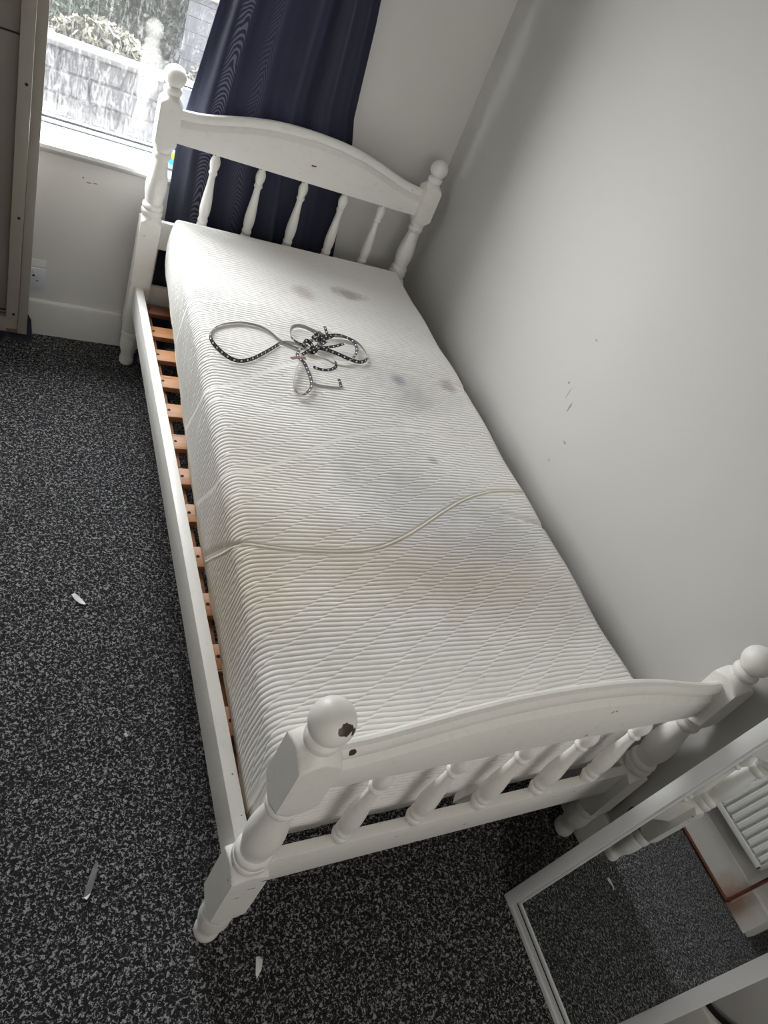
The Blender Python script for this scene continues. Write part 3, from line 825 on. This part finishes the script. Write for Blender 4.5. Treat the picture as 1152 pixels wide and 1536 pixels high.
w2 = wave([(-0.25, 0.98), (-0.16, 0.90), (-0.08, 0.83), (0.0, 0.765), (0.044, 0.750), (0.129, 0.777), (0.206, 0.819), (0.29, 0.871), (0.403, 0.93), (0.498, 0.968), (0.64, 0.988), (0.78, 0.977), (0.918, 0.943), (1.2, 0.9)])
w3 = wave([(-0.2, 1.22), (-0.08, 1.12), (0.02, 1.075), (0.08, 1.076), (0.184, 1.154), (0.298, 1.225), (0.42, 1.28), (0.6, 1.30), (0.8, 1.27), (1.0, 1.2)])
w4 = wave([(-0.2, 1.56), (-0.08, 1.49), (0.083, 1.476), (0.18, 1.517), (0.303, 1.541), (0.386, 1.52), (0.55, 1.43), (0.726, 1.344), (0.927, 1.244), (1.2, 1.15)])
w5 = wave([(-0.2, 0.20), (0.1, 0.15), (0.3, 0.10), (0.5, 0.02), (0.7, -0.05), (1.0, -0.1)])
cor = np.ones_like(xw)
for w, wd, cut in ((w1, 0.0065, 1), (w2, 0.006, 0), (w3, 0.0055, 0), (w4, 0.0035, 0)):
    g_ = np.gradient(w, axis=1) / np.gradient(xw, axis=1)
    dd = (v_ - w) / np.sqrt(1 + g_ ** 2)
    b_ = np.exp(-(dd / wd) ** 4)
    h = h * (1 - b_) + 0.88 * b_
    if cut:
        h = h - 1.1 * np.exp(-((dd - 0.0045) / 0.0018) ** 2) - 0.7 * np.exp(-((dd + 0.005) / 0.0018) ** 2) + 0.35 * b_
h = h * 0.0040
seam = np.zeros_like(h)
for w, wd, am in ((w1, 0.007, 1.0), (w2, 0.006, 0.35), (w3, 0.005, 0.3), (w4, 0.004, 0.35)):
    g_ = np.gradient(w, axis=1) / np.gradient(xw, axis=1)
    seam = np.maximum(seam, am * np.exp(-((v_ - w) / np.sqrt(1 + g_ ** 2) / wd) ** 4))
# deeper creases where the wave seam runs over the edges
cr1 = np.exp(-(((v_ - (0.625 + 0.35 * (0.945 - np.minimum(xw, 0.99)))) / 0.009) ** 2)) * np.clip((xw - 0.76) / 0.15, 0, 1) * (D < 0.12)
cr2 = np.exp(-(((v_ - (0.552 + 0.85 * (0.05 - np.minimum(xw, 0.05)))) / 0.007) ** 2)) * np.clip((0.10 - xw) / 0.08, 0, 1)
cr3 = np.exp(-(((v_ - (1.245 + 0.2 * (0.95 - xw))) / 0.012) ** 2)) * np.clip((xw - 0.86) / 0.08, 0, 1) * (D < 0.1)
h = h - 0.009 * cr1 - 0.006 * cr2 - 0.006 * cr3
# plain fabric near the bottom hem of the sides
hem = np.clip((du - 0.185) / 0.008, 0, 1); h = h * (1 - hem) + 0.001 * hem
du_s = np.gradient(P, axis=0); du_u = np.gradient(P, axis=1)
NN = np.cross(du_u, du_s); ln = np.linalg.norm(NN, axis=-1, keepdims=True); NN = NN / np.maximum(ln, 1e-12)
okm = (ln[..., 0] > 1e-8) & ~((du > RR * 0.8) & (dv > RR * 0.8))
P = P + NN * (h * okm)[..., None]
V = P.reshape(-1, 3)
idx = np.arange(rows * cols).reshape(rows, cols)
F = np.stack([idx[:-1, :-1], idx[:-1, 1:], idx[1:, 1:], idx[1:, :-1]], -1).reshape(-1, 4)
me = bpy.data.meshes.new('mattress')
me.vertices.add(len(V)); me.vertices.foreach_set('co', V.astype(np.float32).ravel())
me.loops.add(F.size); me.loops.foreach_set('vertex_index', F.astype(np.int32).ravel())
me.polygons.add(len(F)); me.polygons.foreach_set('loop_start', (np.arange(len(F)) * 4).astype(np.int32))
me.update(calc_edges=True)
me.polygons.foreach_set('use_smooth', np.ones(len(F), dtype=bool))
me.materials.append(M['mattress'])
at = me.attributes.new('seam', 'FLOAT', 'POINT'); at.data.foreach_set('value', seam.astype(np.float32).ravel())
me.validate()
mo_ = bpy.data.objects.new('cover', me); C.objects.link(mo_)
mat = empty('mattress', (0.49, 1.02, 0.3035)); put(mo_, mat)
tag(mat, 'stained off-white ribbed foam mattress lying askew on the bed slats', 'mattress')
# underside and plain hem border
path = []
for yv in np.linspace(Y0M + rc, Y1M - rc, 60): path.append((float(mt_left(yv)) , float(yv)))
for a in np.linspace(math.pi, math.pi / 2, 8): path.append((float(mt_left(Y1M)) + rc + rc * math.cos(a), Y1M - rc + rc * math.sin(a)))
for a in np.linspace(math.pi / 2, 0, 8): path.append((XRM - rc + rc * math.cos(a), Y1M - rc + rc * math.sin(a)))
for yv in np.linspace(Y1M - rc, Y0M + rc, 60): path.append((XRM, float(yv)))
for a in np.linspace(0, -math.pi / 2, 8): path.append((XRM - rc + rc * math.cos(a), Y0M + rc + rc * math.sin(a)))
for a in np.linspace(-math.pi / 2, -math.pi, 8): path.append((float(mt_left(Y0M)) + rc + rc * math.cos(a), Y0M + rc + rc * math.sin(a)))
bm = bmesh.new(); R1, R2, R3 = [], [], []
cxm = 0.49
for i, (a, b) in enumerate(path):
    zb = float(mt_bot(b)); w = 0.0035 + 0.0015 * math.sin(i * 0.9)
    dx_ = (a - cxm); dy_ = (b - 1.02); nx = -1 if a < 0.1 else (1 if a > 0.9 else 0); ny = -1 if b < 0.1 else (1 if b > 1.93 else 0)
    q_ = math.hypot(nx, ny) or 1
    nx, ny = nx / q_, ny / q_
    R1.append(bm.verts.new((a + nx * w * 0.4, b + ny * 0.001, zb + 0.024)))
    R2.append(bm.verts.new((a + nx * w, b + ny * 0.0015, zb + 0.007)))
    R3.append(bm.verts.new((a - nx * 0.006, b - ny * 0.004, zb + 0.0006)))
n = len(path)
for i in range(n):
    j = (i + 1) % n
    bm.faces.new((R1[i], R1[j], R2[j], R2[i])); bm.faces.new((R2[i], R2[j], R3[j], R3[i]))
# underside as strips across
half = n // 2
for i in range(n // 2 - 1):
    a, b, c_, d_ = R3[i], R3[i + 1], R3[n - 2 - i - 8], R3[(n - 1 - i - 8)]
    if len({a, b, c_, d_}) == 4:
        try: bm.faces.new((a, b, c_, d_))
        except Exception: pass
hb = bm_obj('base_border', bm, M['border'], mat, True, 60); hb['label'] = 'yellowed plain fabric base and hem of the mattress'
# torn flap of the cover at the foot end, loose threads
vs = [(0.462, 0.026, 0.315), (0.548, 0.030, 0.378), (0.543, 0.026, 0.318), (0.495, 0.018, 0.306), (0.475, 0.0445, 0.322), (0.545, 0.0445, 0.372), (0.543, 0.0445, 0.312), (0.49, 0.0445, 0.306)]
fl_ = mesh_obj('cover_flap', vs, [(0, 1, 2, 3), (4, 7, 6, 5), (0, 4, 5, 1), (1, 5, 6, 2), (2, 6, 7, 3), (3, 7, 4, 0)], M['mattress'], mat, False); 
tube('loose_thread', spline([(0.031, 0.40, 0.315), (0.018, 0.395, 0.321), (0.0, 0.375, 0.3225)]), 0.0009, M['thread'], mat, 6)

# ------------------------------------------------------------------ dotted ribbon on the mattress
def surf(x, y):
    return float(mt_top(y)) + 0.004 * math.sin(x * 9 + y * 3) * math.sin(y * 7.3 + 1) + 0.003 * math.sin(y * 21 + x * 5) \
        - 0.012 * math.exp(-(((x - 0.5) / 0.3) ** 2 + ((y - 0.75) / 0.35) ** 2)) + 0.003
rb = empty('ribbon', (0.40, 1.30, surf(0.4, 1.3)))
tag(rb, 'black ribbon with white dots tangled in loops on the mattress', 'ribbon')
def strand(name, pts, w=0.011, lift=0.0, roll=70, flip=False, dz=None, parent=rb):
    P_ = spline([(a, b, 0) for a, b in pts], 7)
    n = len(P_); vs = []; uv = []; fs = []; fm = []
    ln_ = 0.0
    for i, p in enumerate(P_):
        d = (P_[min(i + 1, n - 1)] - P_[max(i - 1, 0)]); d.z = 0; d.normalize()
        side = Vector((-d.y, d.x, 0))
        f = i / (n - 1)
        r_ = roll(f) if callable(roll) else roll
        lf = lift(f) if callable(lift) else lift
        a = math.radians(r_); ww = side * math.cos(a) + Vector((0, 0, 1)) * math.sin(a)
        if i: ln_ += (P_[i] - P_[i - 1]).length
        z = surf(p.x, p.y) + lf + 0.0015
        lowc = Vector((p.x, p.y, z)); e1 = lowc - ww * (w * 0.5) + Vector((0, 0, 1)) * (w * 0.5 * abs(math.sin(a))); e2 = e1 + ww * w
        th = side.cross(d) * 0; nrm = d.cross(ww).normalized() * 0.0003
        for e, vv_ in ((e1, 0), (e2, 1)):
            vs.append(e + nrm); uv.append((ln_ / 0.020, vv_)); vs.append(e - nrm); uv.append((ln_ / 0.020, vv_))
    for i in range(n - 1):
        a = i * 4; b = a + 4
        fs.append((a, a + 2, b + 2, b)); fm.append(1 if flip else 0)
        fs.append((a + 1, b + 1, b + 3, a + 3)); fm.append(0 if flip else 1)
        fs.append((a, b, b + 1, a + 1)); fm.append(1); fs.append((a + 2, a + 3, b + 3, b + 2)); fm.append(1)
    return mesh_obj(name, vs, fs, None, parent, uv=uv, mats=[M['ribbon'], M['ribbon_back']], fmat=fm, angle=60)
G = {
'a': [(0.351, 1.304), (0.324, 1.316), (0.301, 1.329), (0.272, 1.37), (0.241, 1.388), (0.195, 1.388), (0.144, 1.366), (0.103, 1.331), (0.082, 1.29), (0.081, 1.25), (0.105, 1.208), (0.138, 1.186), (0.182, 1.201), (0.235, 1.248), (0.29, 1.309)],
'a2': [(0.29, 1.309), (0.314, 1.325), (0.345, 1.328), (0.381, 1.329)],
'b': [(0.387, 1.327), (0.358, 1.332), (0.341, 1.352), (0.341, 1.381), (0.36, 1.416), (0.393, 1.426), (0.433, 1.407), (0.461, 1.393)],
'c': [(0.403, 1.354), (0.445, 1.38), (0.485, 1.4), (0.523, 1.404), (0.554, 1.385), (0.559, 1.351), (0.543, 1.312), (0.512, 1.279), (0.466, 1.273), (0.433, 1.292), (0.403, 1.318)],
'd': [(0.482, 1.399), (0.536, 1.403), (0.57, 1.384), (0.586, 1.348), (0.585, 1.308), (0.555, 1.283), (0.521, 1.288), (0.476, 1.312), (0.442, 1.324), (0.407, 1.323)],
'e': [(0.407, 1.309), (0.441, 1.322), (0.477, 1.337), (0.514, 1.357)],
'f': [(0.376, 1.218), (0.405, 1.211), (0.436, 1.222), (0.459, 1.246), (0.466, 1.274)],
'g': [(0.388, 1.321), (0.354, 1.293), (0.334, 1.261), (0.335, 1.239), (0.345, 1.22), (0.347, 1.181), (0.348, 1.147), (0.34, 1.111), (0.314, 1.08), (0.293, 1.08), (0.287, 1.103), (0.297, 1.145), (0.317, 1.192), (0.335, 1.226)],
'h': [(0.344, 1.25), (0.376, 1.283), (0.407, 1.312), (0.435, 1.346), (0.455, 1.373)],
'i': [(0.472, 1.444), (0.471, 1.426), (0.47, 1.402)],
'j': [(0.352, 1.136), (0.379, 1.133), (0.408, 1.133), (0.44, 1.135)],
'k': [(0.446, 1.174), (0.446, 1.158), (0.443, 1.136)]}
strand('loop', G['a'], 0.011, 0.0, 62, False)
strand('strand', G['a2'], 0.011, 0.004, 20, True)
strand('loop', G['b'], 0.011, 0.003, 62, True)
strand('loop', G['c'], 0.010, 0.008, 30, False)
strand('loop', G['d'], 0.011, 0.003, -62, False)
strand('strand', G['e'], 0.010, 0.014, 15, False)
strand('strand', G['f'], 0.009, 0.001, 25, False)
strand('loop', G['g'], 0.010, 0.008, lambda f: 20 if f < 0.68 else min(105, 20 + (f - 0.68) * 1500), False)
strand('strand', G['h'], 0.010, 0.016, 20, False)
strand('strand', G['i'], 0.009, 0.008, 20, False)
strand('strand', G['j'], 0.009, 0.001, 15, True)
strand('strand', G['k'], 0.008, 0.002, 20, False)
# crumpled knot
kn = [(0.36, 1.30), (0.375, 1.325), (0.395, 1.315), (0.385, 1.295), (0.405, 1.30), (0.42, 1.33), (0.40, 1.345), (0.415, 1.36), (0.44, 1.365), (0.425, 1.34), (0.445, 1.345), (0.40, 1.305), (0.37, 1.29)]
strand('knot', kn, 0.012, lambda f: 0.012 + 0.008 * math.sin(f * 17), lambda f: 25 + 30 * math.sin(f * 21), False)
kn2 = [(0.41, 1.37), (0.43, 1.385), (0.45, 1.38), (0.462, 1.395), (0.445, 1.405), (0.425, 1.395), (0.44, 1.378), (0.468, 1.385), (0.49, 1.395)]
strand('knot', kn2, 0.008, lambda f: 0.008 + 0.004 * math.sin(f * 13), lambda f: 20 + 35 * math.sin(f * 15), False)
def ribbon_box(name, pts, w, t, mat, lift):
    P_ = [Vector((a, b, surf(a, b) + lift)) for a, b in pts]
    bm = bmesh.new(); rings = []
    for i, p in enumerate(P_):
        d = (P_[min(i + 1, len(P_) - 1)] - P_[max(i - 1, 0)]).normalized(); sd = Vector((-d.y, d.x, 0)).normalized(); up = Vector((0, 0, 1))
        rings.append([bm.verts.new(p + sd * w / 2 * a_ + up * t / 2 * b_) for a_, b_ in ((-1, -1), (1, -1), (1, 1), (-1, 1))])
    for a, b in zip(rings, rings[1:]):
        for i in range(4): bm.faces.new((a[i], a[(i + 1) % 4], b[(i + 1) % 4], b[i]))
    bm.faces.new(rings[0]); bm.faces.new(rings[-1])
    o = bm_obj(name, bm, mat, rb, True); return o
tg = ribbon_box('label_tag', [(0.300, 1.213), (0.313, 1.221), (0.326, 1.225), (0.349, 1.227)], 0.011, 0.0015, M['tag'], 0.022)
tg['label'] = 'dusty pink-brown cloth tag tied to the ribbon'

# ------------------------------------------------------------------ scraps on the carpet
def scrap(name, pts, mat, h, label, cat, z=0.004, grp=None):
    cx_ = sum(p[0] for p in pts) / len(pts); cy_ = sum(p[1] for p in pts) / len(pts)
    bm = bmesh.new()
    lo = [bm.verts.new((a, b, z + 0.003 * math.sin(i * 2.1))) for i, (a, b) in enumerate(pts)]
    hi = [bm.verts.new((v.co.x, v.co.y, v.co.z + h)) for v in lo]
    nn_ = len(pts)
    for i in range(nn_): bm.faces.new((lo[i], lo[(i + 1) % nn_], hi[(i + 1) % nn_], hi[i]))
    bm.faces.new(lo[::-1]); bm.faces.new(hi)
    bmesh.ops.triangulate(bm, faces=bm.faces[:])
    o = bm_obj(name, bm, mat, None, False); tag(o, label, cat, grp); return o
# coordinates are floor positions
scrap('paper_scrap', [(0.082, -0.104), (0.088, -0.075), (0.096, -0.074), (0.101, -0.083), (0.094, -0.100), (0.084, -0.110)], M['paper'], 0.0012, 'white torn paper scrap in shadow near the front left bed foot', 'paper scrap')
scrap('paper_scrap', [(-0.224, 0.872), (-0.215, 0.873), (-0.203, 0.862), (-0.192, 0.842), (-0.191, 0.834), (-0.204, 0.842), (-0.217, 0.856)], M['paper'], 0.002, 'curled white paper sliver alone on the open carpet at far left', 'paper scrap')
scrap('paper_scrap', [(-0.028, 1.040), (-0.012, 1.043), (0.000, 1.034), (-0.015, 1.031)], M['clear'], 0.001, 'thin pale sliver on the carpet beside the middle of the side rail', 'paper scrap')
scrap('plastic_sliver', [(-0.222, 0.112), (-0.216, 0.106), (-0.208, 0.118), (-0.193, 0.160), (-0.195, 0.176), (-0.203, 0.165), (-0.217, 0.130)], M['clear'], 0.003, 'narrow translucent plastic sliver on the carpet left of the front bed foot', 'plastic scrap')
scrap('lint_speck', [(-0.124, 0.449), (-0.118, 0.451), (-0.113, 0.444), (-0.119, 0.441)], M['paper'], 0.001, 'tiny white speck on the carpet halfway along the side rail', 'lint')

# ------------------------------------------------------------------ mirror leaning on the right wall
ANG = math.atan(0.2235)
mr = empty('mirror', (0.722, -0.276, 0.0))
tag(mr, 'silver framed leaning mirror on the carpet beside the bed, reflecting the radiator', 'mirror')
MYa, MYb = -0.108, -0.450     # far and near sides
LEN = 1.34; YAW = -0.0256
def mpart(name, y0, y1, v0, v1, n0, n1, mat, parent, bev=0.0015):
    """box in mirror space: y, v = up the slope, n = out of the face"""
    bm = bmesh.new(); add_box(bm, n0, n1, y0, y1, v0, v1, bev, 2)
    sa, ca = math.sin(ANG), math.cos(ANG)
    for q_ in bm.verts:
        n_, v2 = q_.co.x, q_.co.z
        n_ += 0.0075
        xm, ym = v2 * sa - n_ * ca, q_.co.y - MYa
        q_.co.x = 0.722 + xm * math.cos(YAW) - ym * math.sin(YAW); q_.co.y = MYa + xm * math.sin(YAW) + ym * math.cos(YAW)
        q_.co.z = v2 * ca + n_ * sa
    return bm_obj(name, bm, mat, parent)
FW = 0.030
fr_ = mpart('frame_side', MYa - FW, MYa, 0.0, LEN, -0.014, 0.0, M['mirror_frame'], mr)
fr2 = mpart('frame_side', MYb, MYb + FW, 0.0, LEN, -0.014, 0.0, M['mirror_frame'], mr)
fb = mpart('frame_bottom', MYb + FW, MYa - FW, 0.0, 0.012, -0.014, 0.0, M['mirror_frame'], mr)
mpart('inner_lip', MYb + FW, MYa - FW, 0.012, 0.026, -0.014, -0.0035, M['mirror_frame'], fb)
mpart('groove_line', MYb + FW, MYa - FW, 0.0260, 0.0275, -0.010, -0.0030, M['frame_dark'], fb, 0)
mpart('inner_lip', MYb + FW, MYa - FW, 0.0275, 0.037, -0.014, -0.0045, M['mirror_frame'], fb)
mpart('inner_lip', MYa - FW - 0.006, MYa - FW, 0.012, LEN - 0.03, -0.014, -0.0045, M['mirror_frame'], fr_)
mpart('frame_top', MYb + FW, MYa - FW, LEN - 0.03, LEN, -0.014, 0.0, M['mirror_frame'], mr)
mpart('mirror_glass', MYb + 0.01, MYa - 0.01, 0.01, LEN - 0.01, -0.012, -0.0075, M['mirror'], mr, 0)
mpart('back_board', MYb + 0.004, MYa - 0.004, 0.004, LEN - 0.004, -0.018, -0.012, M['panel'], mr, 0)

# black cable behind the mirror, along the right wall
cb = tube('cable', spline([(1.005, -0.14, 0.12), (1.009, -0.085, 0.19), (1.012, -0.066, 0.230), (1.015, -0.072, 0.247), (1.015, -0.12, 0.20), (1.006, -0.22, 0.152), (1.008, -0.34, 0.145), (1.008, -0.44, 0.150), (1.010, -0.50, 0.17), (1.014, -0.60, 0.25), (1.012, -0.72, 0.16), (1.0, -0.80, 0.01)], 8), 0.0065, M['black'])
tag(cb, 'black cable along the right wall skirting behind the mirror', 'cable')

# ------------------------------------------------------------------ radiator and pipes on the left wall (seen in the mirror)
rad = empty('radiator', (XL, 0.45, 0.19)); tag(rad, 'white ribbed panel radiator on the left wall, seen in the mirror', 'radiator')
RY0, RY1, RZ0, RZ1 = -0.135, 1.05, 0.195, 0.74
XF = -0.868
bm = bmesh.new(); pitch = 0.0335; prof = []
y = RY0 + 0.012
while y < RY1 - 0.03:
    prof += [(XF - 0.013, y), (XF - 0.011, y + 0.004), (XF, y + 0.010), (XF, y + 0.022), (XF - 0.011, y + 0.028), (XF - 0.013, y + 0.0325)]
    y += pitch
n = len(prof); zs = [RZ0 + 0.022, RZ0 + 0.034, RZ1 - 0.034, RZ1 - 0.022]; rings = []
for kz, z in enumerate(zs):
    rings.append([bm.verts.new(((XF - 0.013) if kz in (0, 3) else a, b, z)) for a, b in prof])
for a, b in zip(rings, rings[1:]):
    for i in range(n - 1): bm.faces.new((a[i], a[i + 1], b[i + 1], b[i]))
bm_obj('front_panel', bm, M['radiator'], rad, True, 30)
box('bottom_edge', (XF - 0.016, XF - 0.004, RY0, RY1, RZ0, RZ0 + 0.024), M['radiator'], rad, 0.004)
box('top_edge', (XF - 0.016, XF - 0.004, RY0, RY1, RZ1 - 0.024, RZ1), M['radiator'], rad, 0.004)
box('side_edge', (XF - 0.016, XF - 0.004, RY0, RY0 + 0.014, RZ0, RZ1), M['radiator'], rad, 0.004)
box('side_edge', (XF - 0.016, XF - 0.004, RY1 - 0.014, RY1, RZ0, RZ1), M['radiator'], rad, 0.004)
box('back_panel', (XF - 0.06, XF - 0.045, RY0, RY1, RZ0, RZ1), M['radiator'], rad, 0.004)
box('top_grille', (XF - 0.062, XF - 0.004, RY0, RY1, RZ1, RZ1 + 0.006), M['radiator'], rad, 0.002)
box('wall_bracket', (XL, XF - 0.06, 0.10, 0.13, 0.3, 0.7), M['radiator'], rad)
box('wall_bracket', (XL, XF - 0.06, 0.80, 0.83, 0.3, 0.7), M['radiator'], rad)
pp = empty('pipework', (-0.915, 0.4, 0.0)); tag(pp, 'brown copper heating pipe running along the floor by the left skirting', 'pipe')
tube('floor_pipe', [(-0.921, 1.4, 0.010), (-0.921, 0.5, 0.010), (-0.921, -0.15, 0.010)] , 0.0075, M['pipe'], pp)
tube('elbow', spline([(-0.921, -0.15, 0.010), (-0.921, -0.166, 0.012), (-0.921, -0.170, 0.028)], 6), 0.0095, M['pipe'], pp)
tube('riser', [(-0.921, -0.170, 0.02), (-0.921, -0.170, 0.30), (-0.921, -0.150, 0.34)], 0.0075, M['pipe'], pp)

# made-up window frame added around the rear fill light (outside the view)
fill_frame = box('fill_light_frame', (-0.46, 0.76, -1.75, -1.742, 0.79, 1.91), M['upvc']); struct(fill_frame)
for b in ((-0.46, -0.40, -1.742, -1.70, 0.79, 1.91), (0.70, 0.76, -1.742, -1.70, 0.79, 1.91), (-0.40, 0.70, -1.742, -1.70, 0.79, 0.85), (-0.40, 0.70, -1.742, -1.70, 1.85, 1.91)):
    box('frame_bar', b, M['upvc'], fill_frame, 0.003)
